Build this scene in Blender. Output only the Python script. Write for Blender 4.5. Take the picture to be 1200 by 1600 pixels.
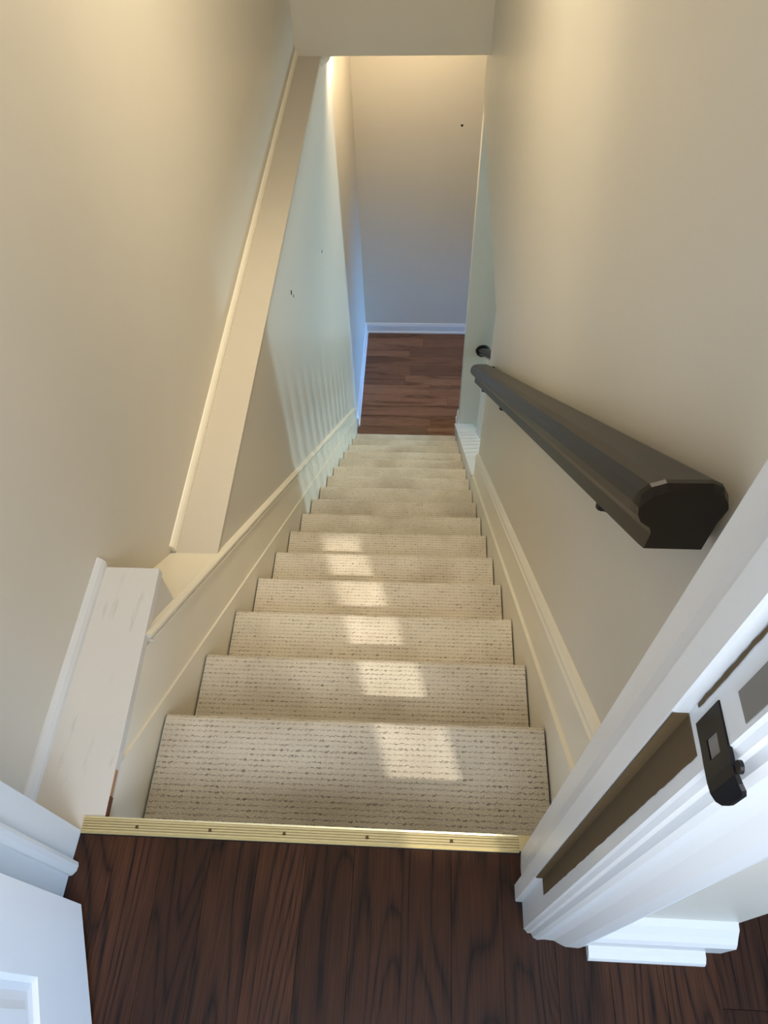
import bpy, bmesh, math, random
from mathutils import Vector, Matrix
for o in list(bpy.data.objects): bpy.data.objects.remove(o)
S = bpy.context.scene
C = S.collection
random.seed(7)

# ---------------------------------------------------------------- camera
def make_camera():
    p, y, r = 0.9574, 0.0851, -0.046
    f = Vector((-math.sin(y)*math.cos(p), math.cos(y)*math.cos(p), -math.sin(p)))
    rt = Vector((math.cos(y), math.sin(y), 0)); up = rt.cross(f)
    R = math.cos(r)*rt + math.sin(r)*up
    U = -math.sin(r)*rt + math.cos(r)*up
    cd = bpy.data.cameras.new('camera'); co = bpy.data.objects.new('camera', cd); C.objects.link(co)
    cd.sensor_fit = 'VERTICAL'; cd.sensor_height = 24.0; cd.lens = 1154.04/1600*24
    cd.clip_start = 0.02; cd.clip_end = 200
    M = Matrix((R, U, -f)).transposed().to_4x4()
    M.translation = Vector((0.11027, -0.32617, 1.40353))
    co.matrix_world = M
    S.camera = co
make_camera()

# ---------------------------------------------------------------- world, sun, lamps, exposure
S.view_settings.view_transform = 'Standard'; S.view_settings.look = 'None'
S.view_settings.exposure = 0.15; S.view_settings.gamma = 1.0; S.view_settings.use_curve_mapping = False
w = bpy.data.worlds.new('world'); S.world = w; w.use_nodes = True
w.node_tree.nodes['Background'].inputs[0].default_value = (0.55, 0.72, 1.0, 1)
w.node_tree.nodes['Background'].inputs[1].default_value = 1.0

def lamp(name, kind, loc, energy, color, look=None, **kw):
    l = bpy.data.lights.new(name, kind); l.energy = energy; l.color = color
    for k, v in kw.items(): setattr(l, k, v)
    o = bpy.data.objects.new(name, l); C.objects.link(o); o.location = loc
    if look is not None:
        o.rotation_euler = (Vector(look) - Vector(loc)).to_track_quat('-Z', 'Y').to_euler()
    return o
# sun through the narrow hall window behind the camera
sd = Vector((-0.283, 1.0, -1.45))
lamp('sun', 'SUN', (1, -4, 5), 2.1, (1.0, 0.93, 0.82), look=Vector((1, -4, 5)) + sd, angle=0.012)
# daylight from the right of the hall; the two rear lamps are added fill
lamp('hall_window_light', 'AREA', (2.1, -0.65, 0.45), 40, (0.33, 0.60, 1.0), look=(0, -0.65, 0.10), shape='RECTANGLE', size=1.0, size_y=0.8)
lamp('rear_casing_fill', 'AREA', (1.05, -1.20, 1.1), 11, (1.0, 0.94, 0.93), look=(0.35, 0.0, 0.4), shape='RECTANGLE', size=0.7, size_y=1.2)  # added to brighten casing and baseboard; no window stands here
lamp('rear_stair_fill', 'AREA', (0.20, -1.20, 1.5), 36, (0.76, 0.85, 1.0), look=(-0.2, 0.6, 0.3), shape='RECTANGLE', size=0.7, size_y=1.2)  # added fill aimed through the doorway at the near stair walls
# stairwell lights (warm) and an added fill spot
WARM = (1.0, 0.86, 0.64)
lamp('stair_lamp', 'SPOT', (0.36, 1.85, 2.0), 30, WARM, look=(0.36, 1.80, -1), spot_size=1.3, spot_blend=0.9, shadow_soft_size=0.04)
lamp('stair_fill_spot', 'SPOT', (0.06, 1.35, 2.25), 85, WARM, look=(0.03, 1.55, -1.2), spot_size=0.95, spot_blend=0.8, shadow_soft_size=0.08)  # added to brighten treads and skirts, not a known fixture
lamp('stair_bulb', 'POINT', (-0.12, 1.90, 1.30), 30, WARM, shadow_soft_size=0.10)
# landing lamps and basement daylight
lamp('landing_lamp', 'SPOT', (-0.35, 4.25, -0.42), 26, (1.0, 0.78, 0.52), look=(-0.35, 4.4, -3), spot_size=2.6, spot_blend=0.6, shadow_soft_size=0.05)
lamp('landing_lamp_far', 'SPOT', (0.10, 4.85, -0.42), 32, (1.0, 0.76, 0.46), look=(0.1, 5.3, -3), spot_size=2.9, spot_blend=0.4, shadow_soft_size=0.05)
lamp('basement_window_light', 'AREA', (3.4, 3.92, -2.2), 92, (0.52, 0.80, 1.0), look=(0, 3.5, -2.4), shape='RECTANGLE', size=0.25, size_y=1.3)
lamp('basement_low_light', 'AREA', (3.4, 4.85, -3.20), 15, (0.16, 0.44, 1.0), look=(-0.4, 4.80, -3.50), shape='RECTANGLE', size=0.8, size_y=0.5, spread=0.9)

# ---------------------------------------------------------------- materials
def srgb(r, g, b):
    f = lambda c: ((c/255+0.055)/1.055)**2.4 if c > 10 else c/255/12.92
    return (f(r), f(g), f(b), 1)
class NT:
    def __init__(s, name):
        s.m = bpy.data.materials.new(name); s.m.use_nodes = True
        s.t = s.m.node_tree; s.b = s.t.nodes['Principled BSDF']
    def n(s, typ, **kw):
        nd = s.t.nodes.new(typ)
        for k, v in kw.items():
            if k.startswith('i_'):
                key = k[2:]; nd.inputs[int(key) if key.isdigit() else key].default_value = v
            else: setattr(nd, k, v)
        return nd
    def l(s, a, b): s.t.links.new(a, b)
    def math(s, op, a, b=None):
        nd = s.n('ShaderNodeMath', operation=op)
        for i, v in enumerate((a, b)):
            if v is None: continue
            if isinstance(v, (int, float)): nd.inputs[i].default_value = v
            else: s.l(v, nd.inputs[i])
        return nd.outputs[0]
    def mix(s, fac, a, b):
        nd = s.n('ShaderNodeMix', data_type='RGBA')
        for i, v in ((0, fac), (6, a), (7, b)):
            if isinstance(v, (int, float, tuple)): nd.inputs[i].default_value = v
            else: s.l(v, nd.inputs[i])
        return nd.outputs[2]
    def ramp(s, fac, *stops):
        nd = s.n('ShaderNodeValToRGB'); e = nd.color_ramp.elements
        while len(e) < len(stops): e.new(0.5)
        for k, (p, c) in zip(e, stops): k.position = p; k.color = c
        s.l(fac, nd.inputs[0]); return nd.outputs[0]
    def bump(s, h, strength, dist):
        nd = s.n('ShaderNodeBump', i_Strength=strength, i_Distance=dist)
        s.l(h, nd.inputs['Height']); s.l(nd.outputs[0], s.b.inputs['Normal'])

def paint(name, col, rough=0.5, grain=0.02, mottled=0.03, scuff=None):
    t = NT(name); tc = t.n('ShaderNodeTexCoord')
    n1 = t.n('ShaderNodeTexNoise', i_Scale=3.0, i_Detail=3.0); t.l(tc.outputs['Object'], n1.inputs['Vector'])
    d = tuple(c*(1-mottled*2) for c in col[:3]) + (1,)
    c = t.mix(n1.outputs[0], d, col)
    if scuff:
        mp = t.n('ShaderNodeMapping', i_Scale=(60, 9, 60)); t.l(tc.outputs['Object'], mp.inputs['Vector'])
        n3 = t.n('ShaderNodeTexNoise', i_Scale=1.0, i_Detail=4.0); t.l(mp.outputs[0], n3.inputs['Vector'])
        f = t.ramp(n3.outputs[0], (0.62, (0, 0, 0, 1)), (0.76, (0.55, 0.55, 0.55, 1)))
        c = t.mix(f, c, scuff)
    t.l(c, t.b.inputs['Base Color']); t.b.inputs['Roughness'].default_value = rough
    n2 = t.n('ShaderNodeTexNoise', i_Scale=260.0, i_Detail=2.0); t.l(tc.outputs['Object'], n2.inputs['Vector'])
    t.bump(n2.outputs[0], grain*4, 0.002)
    return t.m
def plain(name, col, rough=0.5, metal=0.0, spec=0.5):
    t = NT(name); tc = t.n('ShaderNodeTexCoord')
    n1 = t.n('ShaderNodeTexNoise', i_Scale=40.0, i_Detail=3.0); t.l(tc.outputs['Object'], n1.inputs['Vector'])
    t.l(t.mix(n1.outputs[0], tuple(c*0.85 for c in col[:3]) + (1,), col), t.b.inputs['Base Color'])
    t.b.inputs['Roughness'].default_value = rough; t.b.inputs['Metallic'].default_value = metal
    t.b.inputs['Specular IOR Level'].default_value = spec
    return t.m

M_wall = paint('wall_paint', srgb(208, 202, 188), 0.40)
M_trim = paint('cream_trim_paint', srgb(234, 227, 208), 0.35)
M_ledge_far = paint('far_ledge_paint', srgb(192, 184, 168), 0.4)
M_white = paint('white_trim_paint', srgb(216, 216, 214), 0.32)
M_ledge = paint('scuffed_ledge_paint', srgb(214, 210, 203), 0.4, scuff=srgb(182, 175, 166))
M_door = paint('white_door_paint', srgb(236, 236, 236), 0.35)
M_ceil = paint('ceiling_paint', srgb(225, 222, 214), 0.7)
M_rail = plain('bronze_black_rail', srgb(27, 20, 14), 0.38, 0.0, 0.26)
M_iron = plain('black_metal', srgb(11, 10, 11), 0.42, 0.0, 0.3)
M_hole = plain('dark_hole', srgb(40, 36, 32), 0.9)
M_bare = plain('bare_brown_wood', srgb(86, 66, 34), 0.8)
M_rust = plain('brown_gap', srgb(92, 52, 30), 0.9)
M_tan = plain('tan_gap', srgb(176, 132, 92), 0.8)
M_grey = plain('grey_mortise', srgb(120, 115, 106), 0.6)
M_screw = plain('tarnished_screw', srgb(96, 78, 48), 0.45, 0.6)
M_gap = plain('dark_joint', srgb(26, 16, 11), 0.9)
M_ply = plain('stair_timber', srgb(150, 130, 100), 0.8)
M_jute = plain('carpet_backing', srgb(88, 74, 54), 0.95)

def brass():
    t = NT('gold_anodised_metal'); t.b.inputs['Metallic'].default_value = 0.35
    tc = t.n('ShaderNodeTexCoord')
    mp = t.n('ShaderNodeMapping', i_Scale=(3, 40, 40)); t.l(tc.outputs['Object'], mp.inputs['Vector'])
    n = t.n('ShaderNodeTexNoise', i_Scale=1.0, i_Detail=3.0); t.l(mp.outputs[0], n.inputs['Vector'])
    t.l(t.mix(n.outputs[0], srgb(206, 190, 142), srgb(214, 198, 152)), t.b.inputs['Base Color'])
    t.b.inputs['Roughness'].default_value = 0.38
    return t.m
M_brass = brass()

def carpet():
    t = NT('loop_carpet'); uv = t.n('ShaderNodeUVMap'); uv.uv_map = 'UVMap'
    oi = t.n('ShaderNodeObjectInfo')
    sep = t.n('ShaderNodeSeparateXYZ'); t.l(uv.outputs[0], sep.inputs[0])
    wob = t.n('ShaderNodeTexNoise', i_Scale=150.0, i_Detail=2.0); t.l(uv.outputs[0], wob.inputs['Vector'])
    wv = t.math('MULTIPLY', t.math('SUBTRACT', wob.outputs[0], 0.5), 1.05)
    v = t.math('ADD', t.math('MULTIPLY', sep.outputs[1], 1/0.0118), wv)
    row = t.math('FLOOR', v); fv = t.math('FRACT', v)
    u = t.math('ADD', t.math('ADD', t.math('MULTIPLY', sep.outputs[0], 1/0.0125), t.math('MULTIPLY', wv, 0.8)),
               t.math('MULTIPLY', t.math('MODULO', row, 2.0), 0.12))
    col = t.math('FLOOR', u); fu = t.math('FRACT', u)
    cb = t.n('ShaderNodeCombineXYZ'); t.l(col, cb.inputs[0]); t.l(row, cb.inputs[1]); t.l(oi.outputs['Random'], cb.inputs[2])
    wn = t.n('ShaderNodeTexWhiteNoise', noise_dimensions='3D'); t.l(cb.outputs[0], wn.inputs['Vector'])
    dv = t.math('SUBTRACT', 1.0, t.math('MULTIPLY', t.math('ABSOLUTE', t.math('SUBTRACT', fv, 0.5)), 5.6))
    du = t.math('MULTIPLY', t.math('SUBTRACT', 0.5, t.math('ABSOLUTE', t.math('SUBTRACT', fu, 0.5))), 4.0)
    dash = t.math('MULTIPLY', t.math('MAXIMUM', dv, 0.0), t.math('MINIMUM', du, 1.0))
    dash = t.math('MULTIPLY', dash, t.math('ADD', 0.30, t.math('MULTIPLY', t.math('POWER', wn.outputs[0], 1.3), 0.65)))
    fine = t.n('ShaderNodeTexVoronoi', i_Scale=300.0); t.l(uv.outputs[0], fine.inputs['Vector'])
    fn = t.n('ShaderNodeTexNoise', i_Scale=420.0, i_Detail=2.0); t.l(uv.outputs[0], fn.inputs['Vector'])
    big = t.n('ShaderNodeTexNoise', i_Scale=5.0, i_Detail=4.0); 
    tc = t.n('ShaderNodeTexCoord'); t.l(tc.outputs['Object'], big.inputs['Vector'])
    base = t.mix(fn.outputs[0], srgb(172, 162, 142), srgb(238, 229, 211))
    stain = t.ramp(big.outputs[0], (0.42, (0, 0, 0, 1)), (0.7, (0.5, 0.5, 0.5, 1)))
    base = t.mix(stain, base, srgb(158, 145, 124))
    c = t.mix(t.math('MINIMUM', t.math('MULTIPLY', dash, 0.95), 0.85), base, srgb(96, 82, 60))
    t.l(c, t.b.inputs['Base Color'])
    t.b.inputs['Roughness'].default_value = 0.95
    t.b.inputs['Sheen Weight'].default_value = 0.15
    h = t.math('SUBTRACT', t.math('MULTIPLY', fine.outputs['Distance'], -0.5), t.math('MULTIPLY', dash, 1.2))
    t.bump(h, 0.55, 0.004)
    return t.m
M_carpet = carpet()

def oak(name, along, dark, mid, lite, rings, rough, sx=8.0, sy=0.9, contrast=0.68):
    t = NT(name); tc = t.n('ShaderNodeTexCoord'); oi = t.n('ShaderNodeObjectInfo')
    off = t.n('ShaderNodeVectorMath', operation='SCALE'); off.inputs[0].default_value = (31.7, 17.3, 9.1)
    t.l(oi.outputs['Random'], off.inputs['Scale'])
    add = t.n('ShaderNodeVectorMath', operation='ADD'); t.l(tc.outputs['Object'], add.inputs[0]); t.l(off.outputs[0], add.inputs[1])
    def mapped(a, b):
        sc = (a, b, a) if along == 'Y' else (b, a, a)
        m = t.n('ShaderNodeMapping', i_Scale=sc); t.l(add.outputs[0], m.inputs['Vector']); return m.outputs[0]
    n1 = t.n('ShaderNodeTexNoise', i_Scale=1.0, i_Detail=1.5, i_Roughness=0.35, i_Distortion=0.5); t.l(mapped(sx, sy), n1.inputs['Vector'])
    fr = t.math('FRACT', t.math('MULTIPLY', n1.outputs[0], rings))
    tri = t.math('ABSOLUTE', t.math('SUBTRACT', t.math('MULTIPLY', fr, 2.0), 1.0))
    n2 = t.n('ShaderNodeTexNoise', i_Scale=1.0, i_Detail=3.0); t.l(mapped(520, 11), n2.inputs['Vector'])
    n3 = t.n('ShaderNodeTexNoise', i_Scale=1.0, i_Detail=2.0); t.l(mapped(14, 1.3), n3.inputs['Vector'])
    c = t.mix(n3.outputs[0], mid, lite)
    rnd = t.math('ADD', 0.70, t.math('MULTIPLY', oi.outputs['Random'], 0.6))
    hv = t.n('ShaderNodeHueSaturation'); t.l(c, hv.inputs['Color']); t.l(rnd, hv.inputs['Value'])
    band = t.math('POWER', tri, 3.0)
    pores = t.ramp(n2.outputs[0], (0.40, (1, 1, 1, 1)), (0.56, (0, 0, 0, 1)))
    f = t.math('MINIMUM', t.math('ADD', t.math('MULTIPLY', band, contrast), t.math('MULTIPLY', pores, 0.40)), 1.0)
    t.l(t.mix(f, hv.outputs[0], dark), t.b.inputs['Base Color'])
    t.b.inputs['Roughness'].default_value = rough
    t.b.inputs['Specular IOR Level'].default_value = 0.25
    t.bump(t.math('SUBTRACT', 1.0, f), 0.12, 0.001)
    return t.m
M_oak = oak('dark_stained_oak', 'Y', srgb(16, 8, 5), srgb(43, 23, 13), srgb(78, 46, 28), 20.0, 0.36)
M_vinyl = oak('brown_wood_plank', 'X', srgb(70, 42, 28), srgb(126, 90, 66), srgb(148, 110, 84), 3.0, 0.5, sx=9, sy=1.1, contrast=0.55)

# ---------------------------------------------------------------- mesh helpers
def obj(name, bm, mat, parent=None, smooth=False):
    bmesh.ops.recalc_face_normals(bm, faces=bm.faces)
    me = bpy.data.meshes.new(name); bm.to_mesh(me); bm.free()
    if mat: me.materials.append(mat)
    if smooth:
        for p in me.polygons: p.use_smooth = True
    o = bpy.data.objects.new(name, me); C.objects.link(o)
    if parent: o.parent = parent; o.matrix_parent_inverse = parent.matrix_world.inverted()
    return o
def empty(name, loc=(0, 0, 0)):
    o = bpy.data.objects.new(name, None); C.objects.link(o); o.location = loc
    o.empty_display_size = 0.1
    o.matrix_world = Matrix.Translation(loc)
    return o
def tag(o, label, cat, group=None):
    o['label'] = label; o['category'] = cat
    if group: o['group'] = group
    return o
def struct(o, label=None, cat=None):
    o['kind'] = 'structure'
    if label: o['label'] = label
    if cat: o['category'] = cat
    return o
def box(bm, x0, x1, y0, y1, z0, z1):
    v = [bm.verts.new(p) for p in ((x0,y0,z0),(x1,y0,z0),(x1,y1,z0),(x0,y1,z0),(x0,y0,z1),(x1,y0,z1),(x1,y1,z1),(x0,y1,z1))]
    for f in ((0,1,2,3),(4,5,6,7),(0,1,5,4),(1,2,6,5),(2,3,7,6),(3,0,4,7)): bm.faces.new([v[i] for i in f])
    return v
def prism(bm, pts, axis, a, b, bfn=None):
    """closed polygon pts extruded along axis from a to b. pts give the two other coordinates in xyz order"""
    def P(p, t):
        if axis == 'x': return (t, p[0], p[1])
        if axis == 'y': return (p[0], t, p[1])
        return (p[0], p[1], t)
    A = [bm.verts.new(P(p, a)) for p in pts]; B = [bm.verts.new(P(p, b)) for p in pts]
    bm.faces.new(A); bm.faces.new(B[::-1])
    n = len(pts)
    for i in range(n): bm.faces.new((A[i], A[(i+1) % n], B[(i+1) % n], B[i]))
def bx(name, mat, parent, *a, bevel=0.0):
    bm = bmesh.new(); box(bm, *a)
    if bevel: bmesh.ops.bevel(bm, geom=list(bm.edges), offset=bevel, segments=2, affect='EDGES', profile=0.5)
    return obj(name, bm, mat, parent)
def pz(name, mat, parent, pts, axis, a, b, smooth=False):
    bm = bmesh.new(); prism(bm, pts, axis, a, b); return obj(name, bm, mat, parent, smooth)
def sweep_yz(name, mat, parent, prof, y0, y1, m, smooth=False, ny=1):
    """profile of (x, offset) pairs carried along the stair slope z = offset - m*y"""
    bm = bmesh.new(); rows = []
    for i in range(ny+1):
        y = y0 + (y1-y0)*i/ny
        rows.append([bm.verts.new((x, y, o - m*y)) for x, o in prof])
    n = len(prof)
    bm.faces.new(rows[0]); bm.faces.new(rows[-1][::-1])
    for r0, r1 in zip(rows, rows[1:]):
        for i in range(n): bm.faces.new((r0[i], r0[(i+1) % n], r1[(i+1) % n], r1[i]))
    return obj(name, bm, mat, parent, smooth)
def cyl(bm, p, q, r, n=16, r2=None):
    p, q = Vector(p), Vector(q); d = (q-p).normalized()
    a = d.orthogonal().normalized(); b = d.cross(a)
    r2 = r if r2 is None else r2
    A = [bm.verts.new(p + r*(math.cos(2*math.pi*i/n)*a + math.sin(2*math.pi*i/n)*b)) for i in range(n)]
    B = [bm.verts.new(q + r2*(math.cos(2*math.pi*i/n)*a + math.sin(2*math.pi*i/n)*b)) for i in range(n)]
    bm.faces.new(A[::-1]); bm.faces.new(B)
    for i in range(n): bm.faces.new((A[i], A[(i+1) % n], B[(i+1) % n], B[i]))

# ---------------------------------------------------------------- dimensions
G, RISE = 0.24, 0.21052
MS = RISE/G
XL, XR = -0.4505, 0.3935
ZL = -17*RISE               # landing floor
ZC = -0.383                 # underside of upper floor structure
YF, YH = 5.36, 3.84         # far wall, header
XW, XU = -0.47, -0.60       # left lower wall face, left upper wall face
XRW = 0.42                  # right wall face
YO, YS = 2.26, 4.10         # side opening near / far
ZT = 2.30                   # stairwell ceiling
FB = -0.036                 # edge of upper floor

# ================================================================ STRUCTURE
# left lower wall with its stepped top
wl = struct(pz('wall_left', M_wall, None,
    [(-0.06, -0.02), (0.488, -0.02), (0.488, -0.15), (0.765, ZC-0.02), (YF+0.1, ZC-0.02), (YF+0.1, ZL-0.1), (-0.06, ZL-0.1)], 'x', -0.75, XW))
# screw holes left in the lower wall
for (yy, zz, r) in ((2.267, -0.655, 0.011), (2.30, -0.70, 0.006), (3.2, -1.115, 0.010)):
    bm = bmesh.new(); cyl(bm, (XW-0.01, yy, zz), (XW+0.0012, yy, zz), r, 10); obj('screw_hole', bm, M_hole, wl)
# left upper wall, set back
struct(bx('wall_left_upper', M_wall, None, -0.75, XU, -0.06, YH+0.1, ZC-0.02, ZT))
# header at the far end of the stairwell
struct(bx('wall_header', M_wall, None, XU, XRW, YH, YH+0.1, ZC, ZT))
# right wall, with the lowered beam over the side opening
struct(pz('wall_right', M_wall, None,
    [(-0.06, ZT), (YH+0.1, ZT), (YH+0.1, ZC), (YS+0.02, ZC), (YS+0.02, -0.757), (YO, -0.73), (YO, ZL-0.1), (-0.06, ZL-0.1)], 'x', XRW, 0.56))
# wall end carrying the lower rail; unseen length extended to block basement light
struct(bx('wall_stub', M_wall, None, 0.431, 3.3, YS, YS+0.12, ZL, -0.70))
# far wall
wf = struct(bx('wall_far', M_wall, None, -0.75, 3.6, YF, YF+0.1, ZL-0.1, ZC))
bm = bmesh.new(); cyl(bm, (0.36, YF-0.0012, -1.531), (0.36, YF+0.01, -1.531), 0.010, 10); obj('screw_hole', bm, M_hole, wf)
# basement room to the right
struct(bx('wall_basement_near', M_wall, None, 0.56, 3.6, 1.2, 1.3, ZL-0.1, ZC))
struct(bx('wall_basement_right', M_wall, None, 3.5, 3.6, 1.3, YF, ZL-0.1, ZC))
bm = bmesh.new(); box(bm, XU, 3.6, YH+0.1, YF+0.1, ZC, ZC+0.06); box(bm, 0.56, 3.6, 1.2, YH+0.1, ZC, ZC+0.06)
struct(obj('ceiling_basement', bm, M_ceil))
struct(bx('ceiling', M_ceil, None, -0.75, 0.62, -0.06, YH+0.1, ZT, ZT+0.06))

# hall: partition with the doorway, outer walls, ceiling
bm = bmesh.new()
box(bm, 0.322, 0.617, -0.165, -0.06, 0.0, 2.7)
box(bm, -1.7, -0.505, -0.165, -0.06, 0.0, 2.7)
box(bm, -0.505, 0.322, -0.165, -0.06, 2.06, 2.7)
box(bm, 0.562, 0.617, -0.06, 1.2, 0.0, 2.7)
struct(obj('wall_hall', bm, M_wall))
bm = bmesh.new()                        # rear hall wall with a narrow tall window
box(bm, -1.7, 0.44, -1.28, -1.25, 0, 2.7); box(bm, 0.605, 2.3, -1.28, -1.25, 0, 2.7)
box(bm, 0.44, 0.605, -1.28, -1.25, 0, 1.70); box(bm, 0.44, 0.605, -1.28, -1.25, 2.63, 2.7)
struct(obj('wall_hall_rear', bm, M_wall))
struct(bx('wall_hall_left', M_wall, None, -1.8, -1.7, -1.28, -0.06, 0, 2.7))
struct(bx('wall_hall_right', M_wall, None, 2.3, 2.4, -1.28, 1.2, 0, 2.7))
struct(bx('wall_hall_end', M_wall, None, 0.617, 2.3, 1.2, 1.3, 0, 2.7))
struct(bx('ceiling_hall', M_ceil, None, -1.8, 2.4, -1.28, 1.3, 2.7, 2.76))

# upper floor: oak planks on a dark base
fl = struct(bx('floor', M_gap, None, -1.7, 2.3, -1.25, -0.064, -0.06, -0.004))
bm = bmesh.new(); box(bm, 0.617, 2.3, -0.06, 1.2, -0.06, -0.004); box(bm, -0.55, 0.42, -0.0645, -0.036, -0.06, -0.0002); obj('subfloor', bm, M_gap, fl)
PW = 0.0845; x0 = 0.094 - 7*PW
i = 0
while x0 + i*PW < 1.35:
    xa = x0 + i*PW; far = -0.064 if xa < 0.60 else 0.75
    y = far; 
    while y > -1.2:
        L = random.uniform(0.55, 1.2); ya = max(-1.249, y - L)
        if ya < -1.1: ya = -1.249
        bx('plank', M_oak, fl, xa+0.0003, xa+PW-0.0003, ya+0.0004, y-0.0004, -0.012, random.uniform(-0.0004, 0.0002))
        y = ya
        if ya <= -1.2: break
    i += 1
# lower floor
f2 = struct(bx('floor_landing', M_gap, None, -0.5, 3.5, 1.3, YF, ZL-0.06, ZL-0.005))
y = 3.86; row = 0
while y < YF - 0.001:
    yb = min(y+0.128, YF); x = -0.5 - random.uniform(0.0, 0.5)
    while x < 1.5:
        xb = x + random.uniform(0.7, 1.0)
        bx('plank', M_vinyl, f2, max(x, -0.47)+0.0008, xb-0.0008, y+0.0008, yb-0.0008, ZL-0.012, ZL+random.uniform(-0.0003, 0.0003))
        x = xb
    y = yb; row += 1

# ledge boards on the left and their beads
struct(pz('trim_1', M_ledge, None, [(-0.485, -0.058), (XU, -0.058), (XU, 0.490), (-0.466, 0.490), (-0.449, -0.034), (-0.485, -0.034)], 'z', -0.022, 0.0))
struct(pz('trim_2', M_trim, None, [(0.4885, -0.150), (0.4885, -0.135), (0.768, ZC-0.001), (0.768, ZC-0.02)], 'x', XU, XW+0.002))
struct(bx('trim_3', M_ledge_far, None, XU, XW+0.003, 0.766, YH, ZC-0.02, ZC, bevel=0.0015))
def bead(n, y0, y1, z, m=None, x=XU):
    struct(pz(n, m or M_trim, None, [(x, z), (x+0.014, z), (x+0.014, z+0.012), (x+0.010, z+0.022), (x+0.004, z+0.029), (x, z+0.030)], 'y', y0, y1))
bead('trim_4', -0.058, 0.497, 0.0, M_white)
bead('trim_5', 0.77, YH, ZC)
# crown moulding of the landing ceiling along the left wall
struct(pz('trim_6', M_trim, None, [(XW, ZC), (XW+0.066, ZC), (XW+0.064, ZC-0.010), (XW+0.050, ZC-0.013), (XW+0.043, ZC-0.028), (XW+0.030, ZC-0.040), (XW+0.014, ZC-0.046), (XW+0.012, ZC-0.058), (XW, ZC-0.060)], 'y', YH+0.02, YF))

# baseboards of the landing
bp = lambda: [(0.0, 0.0), (0.022, 0.0), (0.022, 0.018), (0.014, 0.024), (0.014, 0.085), (0.010, 0.098), (0.005, 0.112), (0.0, 0.115)]
struct(pz('baseboard_far', M_white, None, [(YF-a, ZL+b) for a, b in bp()], 'x', XW, 3.5))
struct(pz('baseboard_left', M_white, None, [(XW+a, ZL+b) for a, b in bp()], 'y', 4.10, YF))
bm = bmesh.new()
prism(bm, [(0.431-a, ZL+b) for a, b in bp()], 'y', YS-0.01, YS+0.13)
struct(obj('baseboard_stub', bm, M_white))
# hall baseboard by the door with its shoe
bb = struct(pz('baseboard_hall', M_white, None, [(-0.165, 0.0), (-0.199, 0.0), (-0.199, 0.070), (-0.194, 0.078), (-0.186, 0.086), (-0.176, 0.098), (-0.165, 0.100)], 'x', 0.394, 0.613))
pz('shoe_moulding', M_white, bb, [(-0.199, 0.0), (-0.219, 0.0), (-0.219, 0.008), (-0.216, 0.014), (-0.209, 0.019), (-0.199, 0.020)], 'x', 0.397, 0.582)

# ---------------------------------------------------------------- doorway with its open door
d1 = struct(empty('door_1', (-0.09, -0.11, 0.0)))
ZD = 2.04
# jambs (plan polygons), stops, head
pz('jamb', M_white, d1, [(0.300, -0.060), (0.322, -0.060), (0.322, -0.166), (0.300, -0.180), (0.2975, -0.178), (0.2975, -0.140), (0.299, -0.108), (0.298, -0.086)], 'z', 0.0, ZD)
pz('door_stop', M_white, d1, [(0.299, -0.105), (0.290, -0.109), (0.286, -0.113), (0.286, -0.137), (0.288, -0.1385), (0.299, -0.1385)], 'z', 0.0, ZD)
pz('jamb', M_white, d1, [(-0.486, -0.058), (-0.505, -0.058), (-0.505, -0.166), (-0.489, -0.180), (-0.487, -0.178), (-0.487, -0.105)], 'z', 0.0, ZD)
pz('door_stop', M_white, d1, [(-0.4865, -0.108), (-0.476, -0.110), (-0.474, -0.116), (-0.475, -0.124), (-0.481, -0.1315), (-0.487, -0.133)], 'z', 0.0, ZD)
bx('head_jamb', M_white, d1, -0.505, 0.322, -0.170, -0.060, ZD, ZD+0.02)
cas = [(0.300, -0.165), (0.300, -0.180), (0.303, -0.184), (0.309, -0.184), (0.312, -0.190), (0.318, -0.193), (0.330, -0.192), (0.346, -0.193), (0.356, -0.198), (0.364, -0.201), (0.385, -0.202), (0.392, -0.200), (0.393, -0.165)]
pz('casing', M_white, d1, cas, 'z', 0.0, ZD+0.07)
pz('casing', M_white, d1, [(-0.189-x, y) for x, y in cas], 'z', 0.0, ZD+0.07)
bx('head_casing', M_white, d1, -0.489, 0.300, -0.190, -0.165, ZD, ZD+0.07)
# bare brown strip in the rebate, ragged edges
def ragged(name, mat, y0a, y1a, y0b, y1b, z0, z1, x, n=60, amp=0.0004):
    bm = bmesh.new(); rows = []
    for i in range(n+1):
        t = i/n; z = z0 + (z1-z0)*t
        ya = y0a + (y0b-y0a)*t + random.uniform(-amp, amp); yb = y1a + (y1b-y1a)*t + random.uniform(-amp, amp)
        zz = z
        rows.append([bm.verts.new(p) for p in ((x, ya, zz), (x, yb, zz), (x+0.002, yb, zz), (x+0.002, ya, zz))])
    for a, b in zip(rows, rows[1:]):
        for k in range(4): bm.faces.new((a[k], a[(k+1) % 4], b[(k+1) % 4], b[k]))
    bm.faces.new(rows[0]); bm.faces.new(rows[-1])
    return obj(name, bm, mat, d1)
b = ragged('bare_strip', M_bare, -0.1395, -0.160, -0.1395, -0.168, 0.235, 0.905, 0.2967)
b['label'] = 'unpainted brown strip in the door rebate'
bm = bmesh.new(); box(bm, 0.2862, 0.2967, -0.1400, -0.1386, 0.245, 0.905)
b['label'] = 'unpainted brown strip in the door rebate'
b = obj('bare_strip', bm, M_bare, d1); b['label'] = 'unpainted brown edge of the door stop'
b = ragged('bare_strip', M_bare, -0.1395, -0.1425, -0.1395, -0.1425, 0.925, 1.10, 0.2967, 20)
b['label'] = 'thin unpainted brown line above the strike'
m_ = bx('mortise', M_grey, d1, 0.2968, 0.2985, -0.175, -0.156, 0.988, 1.09)
m_['label'] = 'grey filled mortise above the strike plate'
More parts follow.
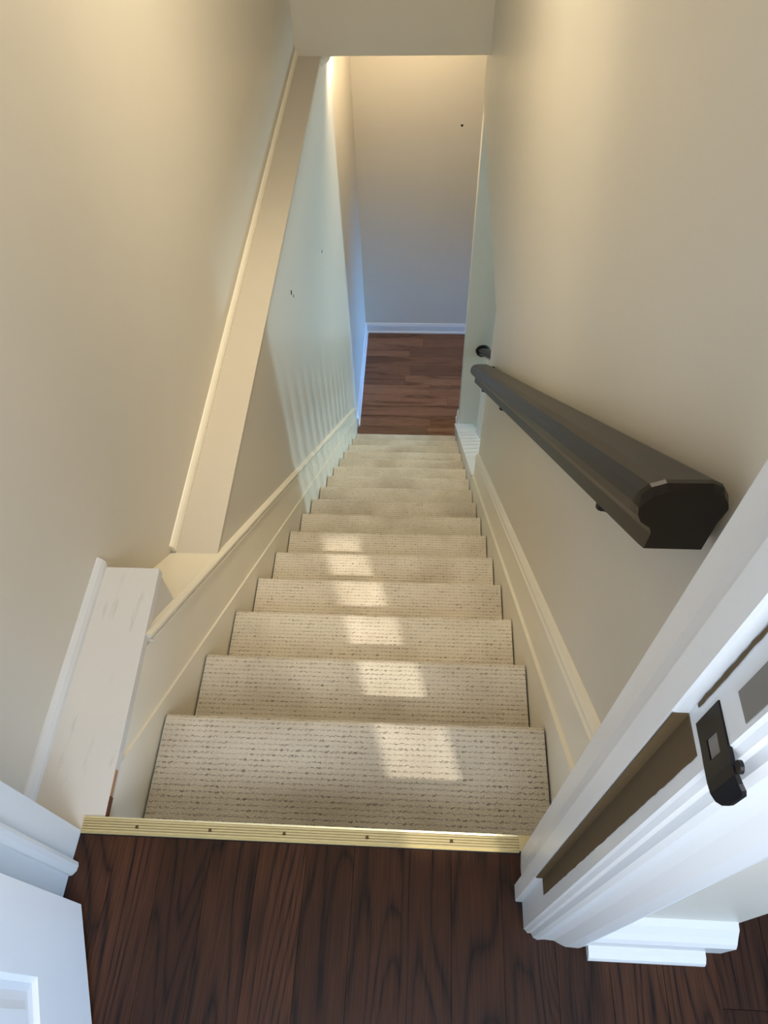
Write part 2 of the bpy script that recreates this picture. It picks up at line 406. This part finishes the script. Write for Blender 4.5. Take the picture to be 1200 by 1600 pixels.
# strike plate: rounded lip, latch hole, screws
def strike():
    bm = bmesh.new()
    z0, z1 = 0.916, 0.959
    # plan outline curving outward at the lip: list of (y, x)
    st = [(-0.150, 0.2963), (-0.165, 0.2963), (-0.178, 0.2960), (-0.188, 0.2960), (-0.195, 0.2966), (-0.200, 0.2982), (-0.203, 0.3005), (-0.2045, 0.3025)]
    hz = [1, 1, 1, 1, 0.99, 0.92, 0.78, 0.50]
    zc = (z0+z1)/2; hh = (z1-z0)/2
    f, k = [], []
    for (y, x), h in zip(st, hz):
        f.append([bm.verts.new((x, y, zc + hh*h*s)) for s in (-1, -0.42, 0.42, 1)])
        k.append([bm.verts.new((x+0.0028, y+0.0004, zc + hh*h*s)) for s in (-1, -0.42, 0.42, 1)])
    for i in range(len(st)-1):
        for j in range(3):
            if i == 1 and j == 1:
                a = (f[i][1], f[i][2], f[i+1][2], f[i+1][1]); c = (k[i][1], k[i][2], k[i+1][2], k[i+1][1])
                for q in range(4): bm.faces.new((a[q], a[(q+1) % 4], c[(q+1) % 4], c[q]))
                continue
            bm.faces.new((f[i][j], f[i][j+1], f[i+1][j+1], f[i+1][j])); bm.faces.new((k[i][j], k[i][j+1], k[i+1][j+1], k[i+1][j]))
        for j in (0, 3): bm.faces.new((f[i][j], f[i+1][j], k[i+1][j], k[i][j]))
    for i in (0, -1):
        for j in range(3): bm.faces.new((f[i][j], f[i][j+1], k[i][j+1], k[i][j]))
    s = obj('strike_plate', bm, M_iron, d1); s['label'] = 'black strike plate with a rounded lip'
    h = bx('latch_hole', M_grey, s, 0.2970, 0.2982, -0.1775, -0.1655, zc-0.0085, zc+0.0085)
    bm = bmesh.new(); cyl(bm, (0.2972, -0.1920, 0.964), (0.2995, -0.1920, 0.964), 0.004, 12); obj('screw', bm, M_iron, s)
strike()
# the leaf, swung open into the hall; local frame along the leaf
hx, hy = -0.449, -0.176
dx, dy = 0.366, -0.931
door = empty('door_2', (hx, hy, 0.0)); struct(door)
door.rotation_euler = (0, 0, math.atan2(dy, dx)); bpy.context.view_layer.update()
def local(bm): return bm
def dpart(name, bm, mat, parent):
    me = bpy.data.meshes.new(name); bmesh.ops.recalc_face_normals(bm, faces=bm.faces); bm.to_mesh(me); bm.free(); me.materials.append(mat)
    o = bpy.data.objects.new(name, me); C.objects.link(o); o.parent = parent; return o
DW, DH, DT = 0.74, 2.02, 0.035           # leaf: local x along, y towards the stairs is the visible face at y=0 (leaf at y<0... see below)
# visible face has local normal +y ; leaf occupies y in [-DT, 0]
def leaf():
    bm = bmesh.new()
    st, mw = 0.121, 0.028
    xs = [0, st, DW/2-0.05, DW/2+0.05, DW-st, DW]
    zs = [0.008, 0.207, 0.84, 0.98, 1.60, 1.70, 1.90, DH]
    cells = [(a, c) for a in (1, 3) for c in (1, 3, 5)]
    for a in range(5):
        for c in range(7):
            x0, x1, z0, z1 = xs[a], xs[a+1], zs[c], zs[c+1]
            if (a, c) in cells:
                # sunk panel with a raised field
                lv = [(0, 0), (0.006, -0.006), (0.016, -0.008), (0.028, -0.006), (0.040, -0.002)]
                prev = None
                for ins, d in lv:
                    v = [bm.verts.new(p) for p in ((x0+ins, d, z0+ins), (x1-ins, d, z0+ins), (x1-ins, d, z1-ins), (x0+ins, d, z1-ins))]
                    if prev:
                        for q in range(4): bm.faces.new((prev[q], prev[(q+1) % 4], v[(q+1) % 4], v[q]))
                    prev = v
                bm.faces.new(prev)
            else:
                bm.faces.new([bm.verts.new(p) for p in ((x0, 0, z0), (x1, 0, z0), (x1, 0, z1), (x0, 0, z1))])
    z0, z1 = zs[0], zs[-1]
    v = [bm.verts.new(p) for p in ((0, 0, z0), (DW, 0, z0), (DW, 0, z1), (0, 0, z1), (0, -DT, z0), (DW, -DT, z0), (DW, -DT, z1), (0, -DT, z1))]
    for f in ((4, 5, 6, 7), (0, 1, 5, 4), (1, 2, 6, 5), (2, 3, 7, 6), (3, 0, 4, 7)): bm.faces.new([v[i] for i in f])
    bmesh.ops.remove_doubles(bm, verts=bm.verts, dist=1e-5)
    return bm
dpart('door_leaf', leaf(), M_door, door)
for zz in (0.22, 1.0, 1.8):
    bm = bmesh.new(); cyl(bm, (-0.004, -DT-0.006, zz), (-0.004, -DT-0.006, zz+0.085), 0.006, 12); dpart('hinge', bm, M_iron, door)

# ================================================================ THINGS
# ---- the staircase
sc = tag(empty('staircase', (0, FB, 0)), 'straight staircase covered in cream looped carpet between cream painted skirt boards', 'staircase')
bpy.context.view_layer.update()
def arc(cy, cz, r, a0, a1, n):
    return [(cy + r*math.cos(math.radians(a0+(a1-a0)*i/n)), cz + r*math.sin(math.radians(a0+(a1-a0)*i/n))) for i in range(n+1)]
def step(k):
    """tread k and the riser below it, one piece of carpet with a rolled nosing"""
    yn, zt = k*G, -k*RISE
    yb = (k-1)*G - 0.028 if k > 1 else -0.033
    r = 0.019
    path = [(yb, zt)]
    for i in range(1, 12): path.append((yb + (yn - r - yb)*i/12, zt))
    path += arc(yn-r, zt-r, r, 90, -50, 8)
    path += [(yn-0.026, zt-0.042)] + [(yn-0.028, zt-0.042 - (RISE-0.042)*i/6) for i in range(1, 7)]
    bm = bmesh.new(); uvl = bm.loops.layers.uv.new('UVMap')
    xs = [XL + (XR-XL)*i/16 for i in range(17)]
    s = [0.0]
    for a, b in zip(path, path[1:]): s.append(s[-1] + math.hypot(b[0]-a[0], b[1]-a[1]))
    V = []
    rnd = random.Random(k)
    for j, p in enumerate(path):
        V.append([bm.verts.new((x, p[0] + (rnd.uniform(-0.0012, 0.0012) if 11 < j < 21 else 0), p[1] + (rnd.uniform(-0.0008, 0.0008) if 0 < j < 20 else 0))) for x in xs])
    for j in range(len(path)-1):
        for i in range(16):
            f = bm.faces.new((V[j][i], V[j][i+1], V[j+1][i+1], V[j+1][i]))
            f.smooth = True
            for lp, (uu, vv) in zip(f.loops, ((xs[i], s[j]), (xs[i+1], s[j]), (xs[i+1], s[j+1]), (xs[i], s[j+1]))): lp[uvl].uv = (uu, vv + k*0.47)
    me = bpy.data.meshes.new('carpeted_step'); bmesh.ops.recalc_face_normals(bm, faces=bm.faces); bm.to_mesh(me); bm.free()
    me.materials.append(M_carpet)
    o = bpy.data.objects.new('carpeted_step', me); C.objects.link(o); o.parent = sc; o.matrix_parent_inverse = sc.matrix_world.inverted()
    # the edge of the pile: a solid core just below the carpet
    core = [(yb, zt-0.010)] + [(yn-r, zt-0.010)] + arc(yn-r, zt-r, r-0.010, 90, -50, 5) + [(yn-0.036, zt-0.046), (yn-0.036, zt-RISE), (yb, zt-RISE)]
    pz('carpet_backing', M_jute, o, core, 'x', XL+0.0015, XR-0.0015)
for k in range(1, 17): step(k)
skL = struct(empty('trim_7', (XW, 2, -2)), 'cream skirt boards along the left side of the carpeted stairs')
skR = struct(empty('trim_8', (XRW, 1.2, -1)), 'cream skirt boards along the right side of the carpeted stairs')
bpy.context.view_layer.update()
# inner boards beside the carpet and outer skirt boards with moulded caps
def board(name, mat, par, x0, x1, top0, top1, y0, y1, low=0.26, zmax=None):
    """board whose top edge is offset top0..top1 from the nosing line"""
    n = 2; bm = bmesh.new()
    def ztop(y):
        t = (y-y0)/(y1-y0); z = (top0 + (top1-top0)*t) - MS*y
        return z if zmax is None else min(z, zmax)
    ys = [y0, y1]
    if zmax is not None and top0 - MS*y0 > zmax:
        yk = (top0 - zmax)/MS; ys = [y0, yk, y1]
    pts = [(y, ztop(y)) for y in ys] + [(y1, max(ZL, -MS*y1 - low)), (y0, -MS*y0 - low)]
    prism(bm, pts, 'x', x0, x1)
    return obj(name, bm, mat, par)
board('inner_stringer', M_trim, skL, XW+0.0005, -0.4545, 0.036, 0.152, FB, 3.93, zmax=-0.001)
board('skirt_board', M_trim, skL, XW, -0.4605, 0.253, 0.253, FB, 3.93, zmax=-0.001)
capL = [(XW, 0.250), (-0.4585, 0.250), (-0.4535, 0.254), (-0.4535, 0.263), (-0.4600, 0.266), (-0.4600, 0.270), (-0.4525, 0.273), (-0.4525, 0.282), (-0.4600, 0.289), (XW, 0.291)]
sweep_yz('skirt_cap', M_trim, skL, capL, 0.291/MS, 3.93, MS)
board('inner_stringer', M_trim, skR, 0.3975, XRW-0.0005, 0.083, 0.083, FB, YO-0.005)
board('skirt_board', M_trim, skR, 0.4065, XRW, 0.23, 0.23, FB, YO-0.005)
capR = [(XRW, 0.222), (0.4060, 0.222), (0.4030, 0.227), (0.4030, 0.238), (0.4065, 0.245), (0.4065, 0.257), (0.4095, 0.266), (0.4145, 0.275), (XRW, 0.278)]
sweep_yz('skirt_cap', M_trim, skR, capR, FB, YO, MS)
for m_, ya, yb_, xa, xb in ((M_tan, 0.004, 0.052, -0.4505, -0.4520), (M_rust, -0.033, 0.003, -0.4490, -0.4502)):
    bm = bmesh.new(); prism(bm, [(xa-0.001, ya), (xa+(0.0030 if m_ is M_rust else 0.0016), ya), (xb+(0.0030 if m_ is M_rust else 0.0016), yb_), (xb-0.001, yb_)], 'z', -0.012, -0.0008)
    o = obj('open_joint', bm, m_, skL); o['label'] = 'brown open joint by the left ledge'

# ---- curb beside the lower steps, with balusters and the lower rail
curb = tag(empty('stair_balustrade', (0.46, 3.2, ZL)), 'white balustrade with a sloped boarded curb beside the lowest carpeted steps', 'balustrade')
bpy.context.view_layer.update()
y0, y1 = YO+0.004, YS
bm = bmesh.new(); prism(bm, [(y0, 0.064-MS*y0), (y1, 0.064-MS*y1), (y1, ZL), (y0, ZL)], 'x', 0.4, 0.555)
obj('curb', bm, M_white, curb)
sweep_yz('curb_cap', M_white, curb, [(0.3945, 0.066), (0.3935, 0.078), (0.3965, 0.084), (0.562, 0.084), (0.562, 0.066)], y0-0.002, y1-0.001, MS)
ends = bx('cap_end', M_jute, curb, 0.399, 0.416, y0-0.006, y0-0.0021, 0.060-MS*y0, 0.079-MS*y0); ends['label'] = 'dark end of the curb cap'
yy = 3.66
while yy > YO + 0.05:
    zb = 0.0835 - MS*yy
    bm = bmesh.new()
    box(bm, 0.543, 0.565, yy-0.011, yy+0.011, zb-0.010, zb+0.16)
    cyl(bm, (0.554, yy, zb+0.16), (0.554, yy, zb+0.45), 0.0105, 10, 0.0085)
    box(bm, 0.5435, 0.5645, yy-0.0105, yy+0.0105, zb+0.45, zb+0.812)
    obj('baluster', bm, M_white, curb)
    yy -= 0.125
def rail_profile(cx, o, w, h):
    return [(cx-w*.42, o), (cx-w*.44, o+h*.36), (cx-w*.36, o+h*.44), (cx-w*.5, o+h*.56), (cx-w*.5, o+h*.74), (cx-w*.38, o+h*.93), (cx-w*.18, o+h), (cx+w*.18, o+h), (cx+w*.38, o+h*.93), (cx+w*.5, o+h*.74), (cx+w*.5, o+h*.56), (cx+w*.36, o+h*.44), (cx+w*.44, o+h*.36), (cx+w*.42, o)]
oc = -2.664 + MS*YS
r_ = sweep_yz('handrail', M_rail, curb, rail_profile(0.572, oc-0.036, 0.062, 0.072), YO+0.03, YS-0.012, MS); r_['label'] = 'black rail over the balusters'
bm = bmesh.new(); cyl(bm, (0.575, YS-0.018, -2.655), (0.575, YS, -2.655), 0.052, 28, 0.058); 
s = obj('rosette', bm, M_iron, curb); s['label'] = 'round black rosette on the wall end'

# ---- upper handrail on the right wall
hr = tag(empty('handrail', (0.36, 1.1, -0.1)), 'dark bronze wooden handrail sloping down the right stair wall', 'handrail')
bpy.context.view_layer.update()
prof = [(0.343, 0.830), (0.343, 0.858), (0.339, 0.868), (0.327, 0.878), (0.321, 0.890), (0.319, 0.906), (0.322, 0.922), (0.329, 0.934), (0.342, 0.941), (0.385, 0.942), (0.397, 0.936), (0.405, 0.924), (0.408, 0.908), (0.407, 0.892), (0.405, 0.880), (0.405, 0.868), (0.405, 0.830)]
bm = bmesh.new(); rows = []
for y, e in ((0.098, 1), (0.108, 0.25), (0.114, 0), (2.098, 0), (2.104, 1)):
    rows.append([bm.verts.new((0.363 + (x-0.363)*(1-0.05*e), y, o - MS*y - (0.013*e if o > 0.92 else (0.005*e if o > 0.9 else 0)))) for x, o in prof])
bm.faces.new(rows[0]); bm.faces.new(rows[-1][::-1])
for r0, r1 in zip(rows, rows[1:]):
    for i in range(len(prof)): bm.faces.new((r0[i], r0[(i+1) % len(prof)], r1[(i+1) % len(prof)], r1[i]))
obj('rail', bm, M_rail, hr)
sweep_yz('wall_return', M_rail, hr, [(0.40, 0.845), (0.40, 0.930), (XRW, 0.930), (XRW, 0.845)], 2.06, 2.0995, MS)
for yb in (0.28, 1.30, 1.86):
    zb = 0.832 - MS*yb
    bm = bmesh.new()
    cyl(bm, (0.36, yb, zb+0.002), (0.36, yb, zb-0.022), 0.008, 10)
    cyl(bm, (0.36, yb, zb-0.018), (0.412, yb, zb-0.040), 0.008, 10)
    cyl(bm, (0.412, yb, zb-0.040), (XRW, yb, zb-0.040), 0.026, 20)
    obj('bracket', bm, M_iron, hr)

# ---- metal threshold strip
th = tag(empty('threshold_strip', (-0.09, -0.05, 0)), 'ribbed gold coloured metal threshold strip between oak floor and carpeted stairs', 'threshold')
bpy.context.view_layer.update()
yb0, yf0 = -0.0335, -0.0625
pts = [(yf0, 0.0004), (yf0+0.001, 0.0030)]
for i in range(5):
    a = yf0 + 0.0035 + i*0.0045
    pts += [(a, 0.0016), (a+0.0006, 0.0044), (a+0.0028, 0.0044), (a+0.0034, 0.0016)]
pts += [(yb0, 0.0034), (yb0+0.001, -0.012), (yb0-0.001, -0.012), (yb0-0.002, 0.0004)]
prof = pts
pz('strip', M_brass, th, prof, 'x', -0.4850, 0.2970)
e_ = pz('strip_end', M_brass, th, [(-0.0595, 0.0004), (-0.0595, 0.0040), (-0.0335, 0.0034), (-0.0335, 0.0004)], 'x', 0.2971, 0.3960)
for x in (-0.385, -0.252, -0.118, 0.030, 0.179):
    bm = bmesh.new(); cyl(bm, (x, -0.049, 0.002), (x, -0.049, 0.0052), 0.0036, 14, 0.0026); obj('screw', bm, M_screw, th)
